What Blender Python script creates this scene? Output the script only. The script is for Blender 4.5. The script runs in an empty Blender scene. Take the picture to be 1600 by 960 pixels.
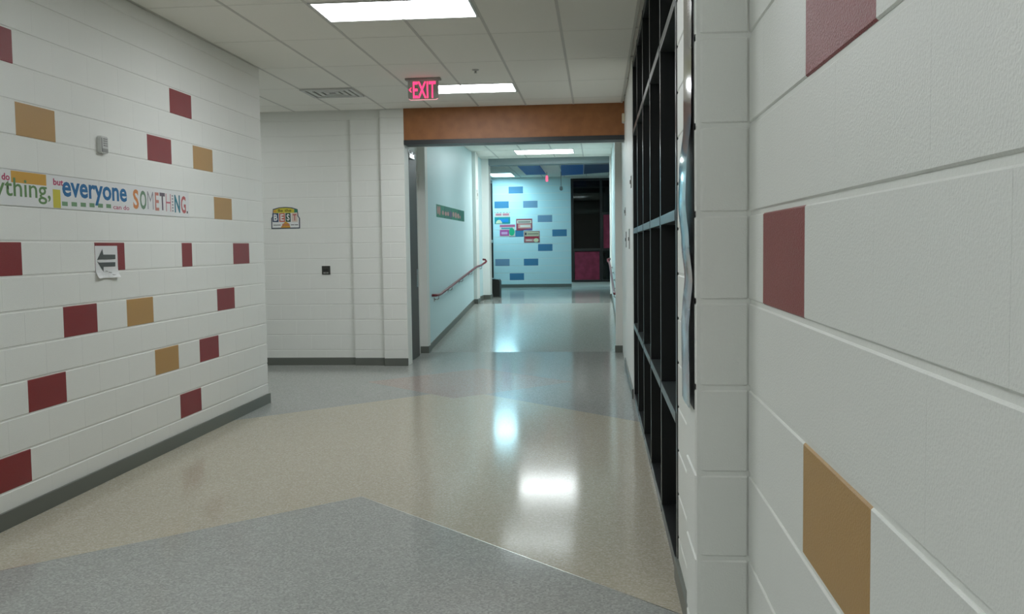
import bpy, bmesh, math, random
from mathutils import Matrix, Vector
random.seed(7)
S = bpy.context.scene
C = S.collection

# ------------------------------------------------------------------ camera
F_PX, YAW, PITCH, ROLL, CAM_Z = 1491.32, 0.0900837, 0.0636668, -0.0137772, 1.5578
def make_camera():
    cy, sy, cp, sp = math.cos(YAW), math.sin(YAW), math.cos(PITCH), math.sin(PITCH)
    fwd = Vector((-sy*cp, cy*cp, -sp)); right = Vector((cy, sy, 0)); up = right.cross(fwd)
    c, s = math.cos(ROLL), math.sin(ROLL)
    r = c*right + s*up; u = -s*right + c*up; b = -fwd
    cd = bpy.data.cameras.new('camera'); cam = bpy.data.objects.new('camera', cd); C.objects.link(cam)
    cam.matrix_world = Matrix(((r.x, u.x, b.x, 0), (r.y, u.y, b.y, 0), (r.z, u.z, b.z, CAM_Z), (0, 0, 0, 1)))
    cd.sensor_fit = 'HORIZONTAL'; cd.sensor_width = 36; cd.lens = 36*F_PX/1600; cd.clip_start = 0.02; cd.clip_end = 200
    S.camera = cam
make_camera()

# ------------------------------------------------------------------ world, exposure, lamp levels
w = bpy.data.worlds.new('world'); S.world = w; w.use_nodes = True
w.node_tree.nodes['Background'].inputs[0].default_value = (0.5, 0.55, 0.6, 1)
w.node_tree.nodes['Background'].inputs[1].default_value = 0.02
S.view_settings.view_transform = 'Standard'; S.view_settings.look = 'None'
S.view_settings.exposure = 0.08; S.view_settings.gamma = 1.0; S.view_settings.use_curve_mapping = False
NEAR_LIGHT = ((0.91, 0.955, 0.99), 18.0)     # colour, strength of the hall's ceiling lights
RAMP_LIGHT = ((0.90, 0.98, 1.0), 22.0)     # the cooler lights over the ramp
REAR_LIGHT = ((0.91, 0.955, 0.99), 14.5)     # same hall fixtures nearer the camera, out of view, dimmed for wall brightness
RECESS_FILL = ((0.91, 0.955, 0.99), 7.8)   # unseen lamp added in the side recess to brighten the end wall
FOOT_LIGHT = ((0.86, 0.97, 1.0), 8.5)    # over the foot of the ramp
FAR_LIGHT = ((0.45, 0.86, 1.0), 30.0)      # and in the room at its end

# ------------------------------------------------------------------ materials
MATS = {}
def mat(name, col, rough=0.5, metal=0.0, bump=None, spec=0.5, noise=None, emit=None, coat=0.0):
    """bump=(scale, strength, distance): fine relief; noise=(scale, amount): tint variation"""
    if name in MATS: return MATS[name]
    m = bpy.data.materials.new(name); m.use_nodes = True; MATS[name] = m
    nt = m.node_tree; N = nt.nodes; L = nt.links; p = N['Principled BSDF']
    p.inputs['Base Color'].default_value = (*col, 1); p.inputs['Roughness'].default_value = rough
    p.inputs['Metallic'].default_value = metal; p.inputs['Specular IOR Level'].default_value = spec
    if coat: p.inputs['Coat Weight'].default_value = coat; p.inputs['Coat Roughness'].default_value = 0.08
    geo = None
    if bump or noise:
        geo = N.new('ShaderNodeNewGeometry')
    if bump:
        n = N.new('ShaderNodeTexNoise'); n.inputs['Scale'].default_value = bump[0]; n.inputs['Detail'].default_value = 3
        b = N.new('ShaderNodeBump'); b.inputs['Strength'].default_value = bump[1]; b.inputs['Distance'].default_value = bump[2]
        L.new(geo.outputs['Position'], n.inputs['Vector']); L.new(n.outputs['Fac'], b.inputs['Height']); L.new(b.outputs['Normal'], p.inputs['Normal'])
    if noise:
        n = N.new('ShaderNodeTexNoise'); n.inputs['Scale'].default_value = noise[0]; n.inputs['Detail'].default_value = 4
        r = N.new('ShaderNodeValToRGB'); a = noise[1]
        r.color_ramp.elements[0].position = 0.3; r.color_ramp.elements[1].position = 0.7
        r.color_ramp.elements[0].color = (*[c*(1-a) for c in col], 1); r.color_ramp.elements[1].color = (*[min(1, c*(1+a)) for c in col], 1)
        L.new(geo.outputs['Position'], n.inputs['Vector']); L.new(n.outputs['Fac'], r.inputs['Fac']); L.new(r.outputs['Color'], p.inputs['Base Color'])
    if emit:
        p.inputs['Emission Color'].default_value = (*emit[0], 1); p.inputs['Emission Strength'].default_value = emit[1]
    return m

def terrazzo(name, base, chip_a, chip_b, rough=0.115):
    m = bpy.data.materials.new(name); m.use_nodes = True; MATS[name] = m
    nt = m.node_tree; N = nt.nodes; L = nt.links; p = N['Principled BSDF']
    geo = N.new('ShaderNodeNewGeometry')
    v = N.new('ShaderNodeTexVoronoi'); v.inputs['Scale'].default_value = 110
    sep = N.new('ShaderNodeSeparateColor'); r = N.new('ShaderNodeValToRGB'); r.color_ramp.interpolation = 'CONSTANT'
    e = r.color_ramp.elements; e[0].position = 0; e[0].color = (*base, 1); e[1].position = 0.55; e[1].color = (*chip_a, 1)
    x = e.new(0.78); x.color = (*chip_b, 1)
    n = N.new('ShaderNodeTexNoise'); n.inputs['Scale'].default_value = 1.3; n.inputs['Detail'].default_value = 3
    mr = N.new('ShaderNodeMapRange'); mr.inputs['To Min'].default_value = rough*0.8; mr.inputs['To Max'].default_value = rough*1.25
    L.new(geo.outputs['Position'], v.inputs['Vector']); L.new(geo.outputs['Position'], n.inputs['Vector'])
    L.new(v.outputs['Color'], sep.inputs['Color']); L.new(sep.outputs[0], r.inputs['Fac']); L.new(r.outputs['Color'], p.inputs['Base Color'])
    L.new(n.outputs['Fac'], mr.inputs['Value']); L.new(mr.outputs['Result'], p.inputs['Roughness'])
    p.inputs['Specular IOR Level'].default_value = 0.09
    return m

def glass(name, tint, gloss=0.08, see=0.5):
    m = bpy.data.materials.new(name); m.use_nodes = True; MATS[name] = m
    nt = m.node_tree; N = nt.nodes; L = nt.links; N.remove(N['Principled BSDF'])
    t = N.new('ShaderNodeBsdfTransparent'); t.inputs['Color'].default_value = (*[c*see for c in tint], 1)
    g = N.new('ShaderNodeBsdfGlossy'); g.inputs['Roughness'].default_value = 0.03; g.inputs['Color'].default_value = (0.9, 0.95, 0.95, 1)
    lw = N.new('ShaderNodeFresnel'); lw.inputs['IOR'].default_value = 1.45
    mx = N.new('ShaderNodeMixShader')
    L.new(lw.outputs['Fac'], mx.inputs['Fac']); L.new(t.outputs[0], mx.inputs[1]); L.new(g.outputs[0], mx.inputs[2])
    L.new(mx.outputs[0], N['Material Output'].inputs['Surface'])
    return m

PAINT = mat('white block paint', (0.86, 0.87, 0.82), 0.42, bump=(260, 0.38, 0.003))
PAINT_FAR = mat('smooth white paint', (0.83, 0.84, 0.80), 0.45, bump=(60, 0.08, 0.004))
PALEBLUE = mat('pale blue wall paint', (0.66, 0.84, 0.86), 0.45, bump=(60, 0.08, 0.004))
JOINT = mat('painted mortar', (0.85, 0.86, 0.81), 0.5, bump=(200, 0.2, 0.003))
RED = mat('dark red block paint', (0.25, 0.012, 0.017), 0.31, bump=(260, 0.45, 0.004), spec=0.5)
GOLD = mat('gold block paint', (0.49, 0.285, 0.090), 0.40, bump=(260, 0.25, 0.004))
BLUE = mat('blue block paint', (0.06, 0.215, 0.38), 0.45)
BLUEGREY = mat('grey blue block paint', (0.20, 0.31, 0.44), 0.45)
TILE = mat('ceiling tile', (0.93, 0.92, 0.85), 0.9, bump=(220, 0.25, 0.004))
GRID = mat('ceiling grid metal', (0.64, 0.63, 0.58), 0.6)
GRIDX = mat('ceiling cross grid metal', (0.84, 0.83, 0.76), 0.6)
BASE = mat('grey rubber base', (0.135, 0.145, 0.125), 0.35)
BEAMC = mat('orange brown wood laminate', (0.34, 0.135, 0.045), 0.45, noise=(9, 0.12))
DARKTRIM = mat('dark steel trim', (0.035, 0.038, 0.04), 0.4)
FRAME = mat('black bronze frame', (0.012, 0.013, 0.013), 0.32)
RAILMET = mat('dark bronze rail', (0.045, 0.055, 0.055), 0.28)
DOORM = mat('dark brown door', (0.060, 0.046, 0.042), 0.42, spec=0.3)
METAL = mat('satin metal', (0.6, 0.6, 0.6), 0.25, 1.0)
WHITEP = mat('white plastic', (0.62, 0.63, 0.60), 0.4)
GREYP = mat('grey plastic', (0.33, 0.335, 0.31), 0.45)
BLACKP = mat('black plastic', (0.02, 0.02, 0.018), 0.4)
PAPER = mat('white paper', (0.80, 0.81, 0.80), 0.5)
GREYINK = mat('grey ink', (0.09, 0.105, 0.10), 0.6)
MAROON = mat('maroon rail paint', (0.18, 0.025, 0.035), 0.3)
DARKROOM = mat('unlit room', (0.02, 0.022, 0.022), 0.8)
T_BEIGE = terrazzo('beige terrazzo', (0.50, 0.46, 0.365), (0.45, 0.41, 0.315), (0.56, 0.525, 0.445))
T_GREY = terrazzo('grey terrazzo', (0.38, 0.39, 0.365), (0.325, 0.335, 0.315), (0.45, 0.46, 0.435))
T_ROSE = terrazzo('rose terrazzo', (0.42, 0.36, 0.33), (0.36, 0.28, 0.25), (0.50, 0.46, 0.42))
T_PALE = terrazzo('pale terrazzo', (0.385, 0.39, 0.355), (0.335, 0.34, 0.31), (0.45, 0.455, 0.42), 0.13)
ZINC = mat('zinc divider', (0.75, 0.75, 0.72), 0.25, 1.0)
PANE = glass('dark window glass', (0.75, 0.85, 0.85), see=0.6)

# ------------------------------------------------------------------ helpers
def link(name, me, parent=None, m=None, mw=None):
    o = bpy.data.objects.new(name, me); C.objects.link(o)
    if parent is not None: o.parent = parent
    if m is not None and me is not None and len(me.materials) == 0: me.materials.append(m)
    if mw is not None: o.matrix_basis = mw
    return o
def tag(o, label, cat, group=None):
    o['label'] = label; o['category'] = cat
    if group: o['group'] = group
    return o
def struct(o):
    o['kind'] = 'structure'; return o
def empty(name, loc=(0, 0, 0)):
    o = bpy.data.objects.new(name, None); C.objects.link(o); o.location = loc; o.empty_display_size = 0.05
    return o
def mesh(name, verts, faces):
    me = bpy.data.meshes.new(name); me.from_pydata([tuple(v) for v in verts], [], faces); me.update(); return me
def box_data(x0, x1, y0, y1, z0, z1, off=0):
    v = [(x0, y0, z0), (x1, y0, z0), (x1, y1, z0), (x0, y1, z0), (x0, y0, z1), (x1, y0, z1), (x1, y1, z1), (x0, y1, z1)]
    f = [(0, 3, 2, 1), (4, 5, 6, 7), (0, 1, 5, 4), (1, 2, 6, 5), (2, 3, 7, 6), (3, 0, 4, 7)]
    return v, [tuple(i+off for i in q) for q in f]
def boxes(name, bs, m, parent=None, bevel=0.0):
    v, f = [], []
    for b in bs:
        a, c = box_data(*b, off=len(v)); v += a; f += c
    me = mesh(name, v, f)
    if bevel:
        bm = bmesh.new(); bm.from_mesh(me)
        bmesh.ops.bevel(bm, geom=bm.edges[:], offset=bevel, segments=2, affect='EDGES', profile=0.7)
        bm.to_mesh(me); bm.free()
    return link(name, me, parent, m)
def box(name, x0, x1, y0, y1, z0, z1, m, parent=None, bevel=0.0):
    return boxes(name, [(x0, x1, y0, y1, z0, z1)], m, parent, bevel)
def prism(name, pts, d0, d1, m, parent=None, mw=None):
    """polygon pts (x, y) extruded from z=d0 to z=d1 in its own frame"""
    n = len(pts); v = [(x, y, d0) for x, y in pts] + [(x, y, d1) for x, y in pts]
    f = [tuple(range(n-1, -1, -1)), tuple(range(n, 2*n))] + [(i, (i+1) % n, n+(i+1) % n, n+i) for i in range(n)]
    return link(name, mesh(name, v, f), parent, m, mw)
def tube(name, pts, r, m, parent=None, seg=10):
    pts = [Vector(p) for p in pts]; v, f = [], []
    up0 = Vector((0, 0, 1))
    for i, p in enumerate(pts):
        d = (pts[min(i+1, len(pts)-1)] - pts[max(i-1, 0)]).normalized()
        a = d.cross(up0 if abs(d.z) < 0.95 else Vector((1, 0, 0))).normalized(); b = d.cross(a)
        for k in range(seg):
            t = 2*math.pi*k/seg; v.append(p + r*(math.cos(t)*a + math.sin(t)*b))
    for i in range(len(pts)-1):
        for k in range(seg):
            f.append((i*seg+k, i*seg+(k+1) % seg, (i+1)*seg+(k+1) % seg, (i+1)*seg+k))
    f.append(tuple(range(seg-1, -1, -1))); f.append(tuple(range((len(pts)-1)*seg, len(pts)*seg)))
    me = mesh(name, v, f)
    for q in me.polygons: q.use_smooth = len(q.vertices) == 4
    return link(name, me, parent, m)
def lathe(name, prof, m, parent=None, loc=(0, 0, 0), seg=20):
    """profile of (radius, z) about a vertical axis"""
    v, f = [], []
    for r, z in prof:
        for k in range(seg):
            t = 2*math.pi*k/seg; v.append((loc[0]+r*math.cos(t), loc[1]+r*math.sin(t), loc[2]+z))
    for i in range(len(prof)-1):
        for k in range(seg): f.append((i*seg+k, i*seg+(k+1) % seg, (i+1)*seg+(k+1) % seg, (i+1)*seg+k))
    f.append(tuple(range(seg-1, -1, -1))); f.append(tuple(range((len(prof)-1)*seg, len(prof)*seg)))
    me = mesh(name, v, f)
    for q in me.polygons: q.use_smooth = len(q.vertices) == 4
    return link(name, me, parent, m)
def frame_mat(u, n, o):
    """local x along u, local y up, local z out along n"""
    u = Vector(u); n = Vector(n); z = n.cross(u)
    return Matrix(((u.x, z.x, n.x, o[0]), (u.y, z.y, n.y, o[1]), (u.z, z.z, n.z, o[2]), (0, 0, 0, 1)))
def lettering(name, s, x0, x1, y0, y1, m, parent, d=0.001, bold=0.0, mw=None, d0=0.0005):
    """flat raised lettering filling the box x0..x1, y0..y1 in the sign's frame"""
    cu = bpy.data.curves.new(name, 'FONT'); cu.body = s; cu.size = 1; cu.extrude = 0.0; cu.offset = bold; cu.resolution_u = 3
    t = bpy.data.objects.new(name, cu); C.objects.link(t)
    dg = bpy.context.evaluated_depsgraph_get(); me = bpy.data.meshes.new_from_object(t.evaluated_get(dg))
    bpy.data.objects.remove(t); bpy.data.curves.remove(cu)
    xs = [q.co.x for q in me.vertices]; ys = [q.co.y for q in me.vertices]
    sx = (x1-x0)/(max(xs)-min(xs)); sy = (y1-y0)/(max(ys)-min(ys)); ax, ay = min(xs), min(ys)
    for q in me.vertices: q.co = (x0+(q.co.x-ax)*sx, y0+(q.co.y-ay)*sy, d)
    me.materials.clear()
    return link(name, me, parent, m, mw)

# ------------------------------------------------------------------ concrete block walls
CO = 0.2032
_cache = {}
def block_mesh(Lb, Hb, m):
    key = (round(Lb, 3), round(Hb, 3), m.name)
    if key in _cache: return _cache[key]
    cu, cz, dep = 0.0002, 0.0028, 0.014
    r0 = [(0, dep, 0), (Lb, dep, 0), (Lb, dep, Hb), (0, dep, Hb)]
    r1 = [(0, cz, 0), (Lb, cz, 0), (Lb, cz, Hb), (0, cz, Hb)]
    r2 = [(cu, 0, cz), (Lb-cu, 0, cz), (Lb-cu, 0, Hb-cz), (cu, 0, Hb-cz)]
    f = [(8, 9, 10, 11)]
    for a, b in ((0, 4), (4, 8)):
        for i in range(4): f.append((a+i, a+(i+1) % 4, b+(i+1) % 4, b+i))
    me = mesh('block', r0+r1+r2, f); me.materials.append(m); _cache[key] = me
    return me
def block_wall(parent, u, n, org, s0, s1, phase, z0=0.0, z1=3.352, special=None, cuts=None, first_row=0, base_z=0.0, m=None):
    """courses of blocks along u from s0 to s1; even rows have joints at phase, odd rows half a block on.
    special: {(row, index of left joint rounded): (name, material)} keyed by (row, s of block start)"""
    special = special or {}; u = Vector(u); n = Vector(n); up = Vector((0, 0, 1)); dn = -n
    R = Matrix(((u.x, dn.x, 0), (u.y, dn.y, 0), (0, 0, 1))).to_4x4()
    row = first_row
    while base_z + row*CO < z1-0.02:
        zb = max(z0, base_z+row*CO+0.005); zt = min(z1, base_z+(row+1)*CO-0.005)
        ph = phase + (0 if row % 2 == 0 else CO)
        k = math.floor((s0-ph)/(2*CO)); js = []
        while ph+k*2*CO < s1+1e-6:
            js.append(ph+k*2*CO); k += 1
        js = [s0]+[j for j in js if s0+0.03 < j < s1-0.03]+[s1]
        for c in (cuts or {}).get(row, ()): js.append(c)
        js.sort()
        for a, b in zip(js, js[1:]):
            nm, mm = 'block', (m or PAINT)
            for (rr, sc), sp in special.items():
                if rr == row and a-0.02 < sc < b+0.02 and abs(sc-(a+b)/2) < 0.09: nm, mm = sp
            if zt-zb < 0.02: continue
            me = block_mesh(b-a-0.0003, zt-zb, mm)
            p = Vector(org)+u*(a+0.00015)+up*zb
            o = link(nm, me, parent, None, Matrix.Translation(p) @ R)
            if nm != 'block': o['label'] = nm.replace('_', ' ')
        row += 1
RB, GB = ('dark_red_block', RED), ('gold_block', GOLD)

CEIL = 3.36
# ---- floor
fl = struct(box('floor', -7.0, 0.5, -4.0, 13.95, -0.30, -0.02, T_BEIGE))
xl, xr, xc = -3.35, 0.36, -1.49
def floor_piece(pts, m): return prism('terrazzo_panel', pts, -0.02, 0.0, m, fl)
floor_piece([(xl, -4), (xr, -4), (xr, 5.8-(xr-xc)), (xc, 5.8), (xl, 5.8-(xc-xl))], T_GREY)
yl = 8.37
floor_piece([(xl, 5.8-(xc-xl)), (xc, 5.8), (xr, 5.8-(xr-xc)), (xr, yl), (-1.21, yl+1.57), (xc, 9.66), (-1.77, yl+1.58), (xl, yl)], T_BEIGE)
floor_piece([(xc, 9.66), (-0.29, 10.86), (xc, 12.06), (-2.69, 10.86)], T_ROSE)
floor_piece([(xl, yl), (-1.77, yl+1.58), (-2.69, 10.86), (xc, 12.06), (xc, 13.95), (-7, 13.95), (-7, 9.2), (xl, 9.2)], T_GREY)
floor_piece([(xr, yl), (0.5, yl), (0.5, 13.95), (xc, 13.95), (xc, 12.06), (-0.29, 10.86), (-1.21, yl+1.57)], T_GREY)
def strip(a, b):
    a = Vector((*a, 0)); b = Vector((*b, 0)); d = (b-a).normalized(); q = Vector((-d.y, d.x, 0))*0.003
    prism('divider_strip', [((a-q).x, (a-q).y), ((b-q).x, (b-q).y), ((b+q).x, (b+q).y), ((a+q).x, (a+q).y)], -0.01, 0.0006, ZINC, fl)
for a, b in (((xl, 5.8-(xc-xl)), (xc, 5.8)), ((xc, 5.8), (xr, 5.8-(xr-xc)))): strip(a, b)
# ramp and upper floor
UP = 0.39
def ramp():
    v = [(-2.9, 13.95, 0), (0.5, 13.95, 0), (0.5, 19.3, UP), (-2.9, 19.3, UP), (-2.9, 13.95, -0.3), (0.5, 13.95, -0.3), (0.5, 19.3, -0.3), (-2.9, 19.3, -0.3)]
    f = [(0, 1, 2, 3), (7, 6, 5, 4), (4, 5, 1, 0), (5, 6, 2, 1), (6, 7, 3, 2), (7, 4, 0, 3)]
    return struct(link('floor_ramp', mesh('floor_ramp', v, f), None, T_PALE))
ramp()
struct(box('floor_upper', -3.3, 1.2, 19.3, 27.2, UP-0.3, UP, T_PALE))

# ---- left wall
wl = struct(box('wall_left', -3.60, -3.35, -4.0, 9.372, 0, CEIL+0.1, JOINT))
gy = -0.5943
def LK(k): return gy+CO*k
sp = {}
def addsp(row_off, k, b):       # row_off counted from the course that starts just under z = 1.6256
    sp[(7+row_off, LK(k)-CO)] = b
for r, k, b in ((4, 31, GB), (6, 41, RB), (4, 39, RB), (4, 43, GB), (2, 45, GB), (6, 29, RB), (0, 29, RB), (0, 35, RB), (0, 47, RB),
                (-2, 33, RB), (-2, 37, GB), (-2, 45, RB), (-4, 31, RB), (-4, 39, GB), (-4, 43, RB), (-6, 41, RB), (-6, 29, RB)): addsp(r, k, b)
sp[(7, 7.555)] = RB
block_wall(wl, (0, 1, 0), (1, 0, 0), (-3.346, 0, 0), 3.876, 9.372, LK(1)+CO, special=sp, cuts={7: (7.4575, 7.652)}, z1=CEIL-0.006)
rest = []
for r in range(17):
    zb, zt = r*CO+0.005, min((r+1)*CO-0.005, CEIL-0.006); y = -4.0+(0 if r % 2 else CO)
    while y < 3.87:
        rest.append((-3.355, -3.346, y+0.001, min(y+2*CO, 3.874)-0.001, zb, zt)); y += 2*CO
st = boxes('block_courses', rest, PAINT, wl); st['kind'] = 'stuff'
bl = struct(box('baseboard_left', -3.345, -3.328, -4.0, 9.39, 0, 0.1, BASE, None, 0.004))

# ---- right foreground wall
wr = struct(box('wall_right', 0.353, 0.60, -4.0, 2.46, 0, CEIL+0.1, JOINT))
XR = 0.349
sp = {(7, -(1.657+CO)): RB, (5, -(1.251+CO)): GB, (9, -(1.251+CO)): RB}
block_wall(wr, (0, -1, 0), (-1, 0, 0), (XR, 0, 0), -2.252, 0.6, -1.4536, special=sp, z1=CEIL-0.006)
rest = []
for r in range(17):
    zb, zt = r*CO+0.005, min((r+1)*CO-0.005, CEIL-0.006); y = -4.0
    while y < -0.61:
        rest.append((XR, 0.358, y+0.001, min(y+2*CO, -0.602)-0.001, zb, zt)); y += 2*CO
st = boxes('block_courses', rest, PAINT, wr); st['kind'] = 'stuff'
# projecting pier with a bullnose corner, one block per course
pier = struct(box('wall_pier', 0.2295, 0.36, 2.2535, 2.5015, 0, CEIL+0.1, JOINT))
def pier_profile(e):
    x0, y0, y1, r = 0.226+e, 2.250+e, 2.505-e, 0.024
    pts = [(0.3445, y0)]
    for k in range(7):
        t = math.pi/2*k/6; pts.append((x0+r-r*math.sin(t), y0+r-r*math.cos(t)))
    for k in range(7):
        t = math.pi/2*k/6; pts.append((x0+r-r*math.cos(t), y1-r+r*math.sin(t)))
    pts.append((0.3445, y1)); return pts
def pier_mesh(h):
    rings = [(0.0035, 0.0), (0.0, 0.0035), (0.0, h-0.0035), (0.0035, h)]; v, f = [], []
    n = len(pier_profile(0))
    for e, z in rings: v += [(x, y, z) for x, y in pier_profile(e)]
    for a in range(3):
        for i in range(n): f.append((a*n+i, a*n+(i+1) % n, (a+1)*n+(i+1) % n, (a+1)*n+i))
    f.append(tuple(range(n))); f.append(tuple(range(4*n-1, 3*n-1, -1)))
    me = mesh('block', v, [tuple(reversed(q)) for q in f]); me.materials.append(PAINT); return me
pm = pier_mesh(CO-0.010); pm2 = pier_mesh(CEIL-0.006-16*CO-0.005)
for r in range(17):
    link('block', pm if r < 16 else pm2, pier, None, Matrix.Translation((0, 0, r*CO+0.005)))
# wall between pier and window
ws = struct(box('wall_right_behind_pier', 0.366, 0.60, 2.46, 4.42, 0, CEIL+0.1, JOINT))
block_wall(ws, (0, -1, 0), (-1, 0, 0), (0.362, 0, 0), -4.42, -2.46, -4.42, z1=CEIL-0.006)
struct(box('baseboard_right', 0.338, 0.356, -4.0, 2.245, 0, 0.1, BASE, None, 0.004))
struct(box('baseboard_pier', 0.344, 0.364, 2.46, 4.42, 0, 0.1, BASE, None, 0.004))
# wall from window to far opening
wr2 = struct(box('wall_right_past_window', 0.352, 0.60, 9.62, 12.36, 0, CEIL+0.1, PAINT_FAR))
struct(box('baseboard_right_far', 0.336, 0.353, 9.62, 12.36, 0, 0.1, BASE, None, 0.004))
# wall behind camera
struct(box('wall_back', -3.6, 0.6, -4.2, -4.0, 0, CEIL+0.1, PAINT_FAR))

# ---- end wall with its piers
def end_wall(name, x0, x1, y, phase):
    w_ = struct(box(name, x0, x1, y+0.004, y+0.28, 0, CEIL+0.1, JOINT))
    block_wall(w_, (1, 0, 0), (0, -1, 0), (0, y, 0), x0, x1, phase, z1=CEIL-0.006)
    b = struct(box('baseboard_end', x0, x1+0.002, y-0.016, y+0.002, 0, 0.1, BASE, None, 0.004))
end_wall('wall_end', -7.0, -3.225, 12.47, -3.225)
end_wall('wall_end_pier', -3.225, -2.815, 12.42, -2.815)
end_wall('wall_end_jamb', -2.815, -2.50, 12.36, -2.50)
struct(box('wall_recess_left', -7.2, -7.0, 9.1, 12.7, 0, CEIL+0.1, PAINT_FAR))
struct(box('wall_recess_front', -7.0, -3.6, 9.12, 9.372, 0, CEIL+0.1, PAINT_FAR))

# ---- beam and opening
struct(box('trim_1', -2.50, 0.40, 12.36, 12.64, 2.955, CEIL+0.05, BEAMC))
struct(box('trim_2', -2.50, 0.40, 12.35, 12.64, 2.895, 2.953, DARKTRIM))
struct(box('wall_over_opening', -2.9, 0.6, 12.64, 12.70, 2.895, 3.6, PAINT_FAR))
# ramp corridor walls, left and right
RW = -2.52
struct(box('wall_opening_left', -2.90, -2.61, 12.64, 13.85, 0, 3.6, PAINT_FAR))
struct(box('wall_jamb_left', -2.90, -2.500, 13.85, 14.05, 0, 3.6, PAINT_FAR))
struct(box('wall_ramp_left', -2.90, RW, 14.05, 20.9, -0.1, 3.6, PALEBLUE))
struct(box('wall_ramp_pilaster', RW-0.02, -2.45, 19.30, 19.75, UP-0.02, 3.6, PAINT_FAR))
struct(box('wall_second_jamb_left', -2.95, -2.365, 20.9, 21.3, UP-0.1, 3.6, PAINT_FAR))
struct(box('wall_opening_right', 0.352, 0.60, 12.36, 13.85, 0, 3.6, PAINT_FAR))
struct(box('wall_jamb_right', 0.255, 0.60, 13.85, 14.05, 0, 3.6, PAINT_FAR))
struct(box('wall_ramp_right', 0.31, 0.60, 14.05, 20.9, -0.1, 3.6, PALEBLUE))
struct(box('wall_second_jamb_right', 0.27, 0.90, 20.9, 21.3, UP-0.1, 3.6, PAINT_FAR))
struct(box('trim_3', -2.365, 0.27, 20.9, 21.3, 3.335, 3.5, mat('blue grey header', (0.22, 0.27, 0.28), 0.5)))
def ramp_base(name, x0, x1):
    v = []
    for y, z in ((14.05, 0), (19.3, UP), (20.9, UP)):
        v += [(x0, y, z), (x1, y, z), (x1, y, z+0.1), (x0, y, z+0.1)]
    f = []
    for a in (0, 4):
        for i in range(4): f.append((a+i, a+(i+1) % 4, a+4+(i+1) % 4, a+4+i))
    f += [(3, 2, 1, 0), (8, 9, 10, 11)]
    return struct(link(name, mesh(name, v, f), None, BASE))
ramp_base('baseboard_ramp_left', RW-0.002, RW+0.014); ramp_base('baseboard_ramp_right', 0.296, 0.312)
struct(boxes('baseboard_jambs', [(-2.62, -2.486, 13.836, 13.852, 0, 0.1), (-2.502, -2.486, 13.852, 14.05, 0, 0.1), (0.241, 0.352, 13.836, 13.852, 0, 0.1), (0.241, 0.257, 13.852, 14.05, 0, 0.1)], BASE))
struct(boxes('baseboard_second_jambs', [(-2.60, -2.351, 20.886, 20.902, UP, UP+0.1), (-2.367, -2.351, 20.902, 21.3, UP, UP+0.1), (0.256, 0.31, 20.886, 20.902, UP, UP+0.1),
       (RW, -2.436, 19.286, 19.302, UP, UP+0.1), (-2.452, -2.436, 19.302, 19.75, UP, UP+0.1)], BASE))

# ---- far room
FY = 26.9
wf = struct(box('wall_far', -3.2, -0.735, FY+0.004, FY+0.25, UP-0.1, 3.62, JOINT))
BB, GBB = ('blue_block', BLUE), ('grey_blue_block', BLUEGREY)
px = -2.279-CO
sp = {(1, -2.279): BB, (3, -2.692): GBB, (3, -1.873): BB, (5, -1.466): BB, (7, -1.06): BB, (7, -2.279): BB, (9, -1.466): GBB, (11, -2.692): BB, (11, -1.873): GBB, (13, -2.279): BB}
block_wall(wf, (1, 0, 0), (0, -1, 0), (0, FY, 0), -3.1, -0.735, px+CO, z0=UP, z1=3.47, special=sp, base_z=UP, m=PALEBLUE)
struct(box('baseboard_far', -3.1, -0.735, FY-0.014, FY+0.002, UP, UP+0.09, BASE))
struct(boxes('wall_far_window_surround', [(-0.735, 1.2, FY, FY+0.25, UP-0.1, UP+0.135), (-0.735, 1.2, FY, FY+0.25, 3.42, 3.62)], PAINT_FAR))
struct(box('wall_far_right', 1.0, 1.2, 21.3, FY+0.3, UP-0.1, 3.62, PAINT_FAR))
struct(boxes('wall_far_front_right', [(0.60, 1.0, 21.1, 21.3, UP-0.1, 3.6)], PAINT_FAR))
FL = -2.96
struct(boxes('wall_far_left', [(FL-0.25, FL, 21.3, FY+0.3, UP-0.1, UP+0.05), (FL-0.25, FL, 21.3, FY+0.3, 3.40, 3.62), (FL-0.25, FL, 21.3, 21.6, UP, 3.5)], PAINT_FAR))
struct(box('ceiling_far', -3.3, 1.3, 12.64, FY+0.3, 3.482, 3.62, TILE))

# ---- ceiling: tiles in a metal grid
ce = struct(box('ceiling', -7.2, 0.60, -4.2, 12.7, CEIL+0.02, CEIL+0.14, TILE))
GX0, GY0, PX, PY = -0.90, 6.96, 0.6096, 0.6096
NEAR_L = [(-1.5096, GY0+PX*0.5), (-1.5096, GY0+PX*6.5), (-1.5096, GY0-PX*5.5), (-1.5096, GY0-PX*11.5)]
def lightcell(x0, y0):
    return any(abs(x0+PX/2-lx) < 0.62 and abs(y0+PX/2-ly) < 0.3 for lx, ly in NEAR_L)
tile_me = {}
def tile_mesh(a, b):
    key = (round(a, 3), round(b, 3))
    if key not in tile_me:
        v, f = box_data(0, a, 0, b, -0.002, 0.012); me = mesh('ceiling_tile', v, f); me.materials.append(TILE); tile_me[key] = me
    return tile_me[key]
kx = -12
xsl = [GX0+PX*i for i in range(-11, 3)]
ysl = [GY0+PX*2*i for i in range(-9, 5)]
def in_hall(xa, xb, ya, yb):
    if yb <= 9.15: xa = max(xa, -3.34)
    return xa, min(xb, 0.37)
bars = []
for i in xsl:
    for jj in range(-17, 10):
        pass
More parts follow.
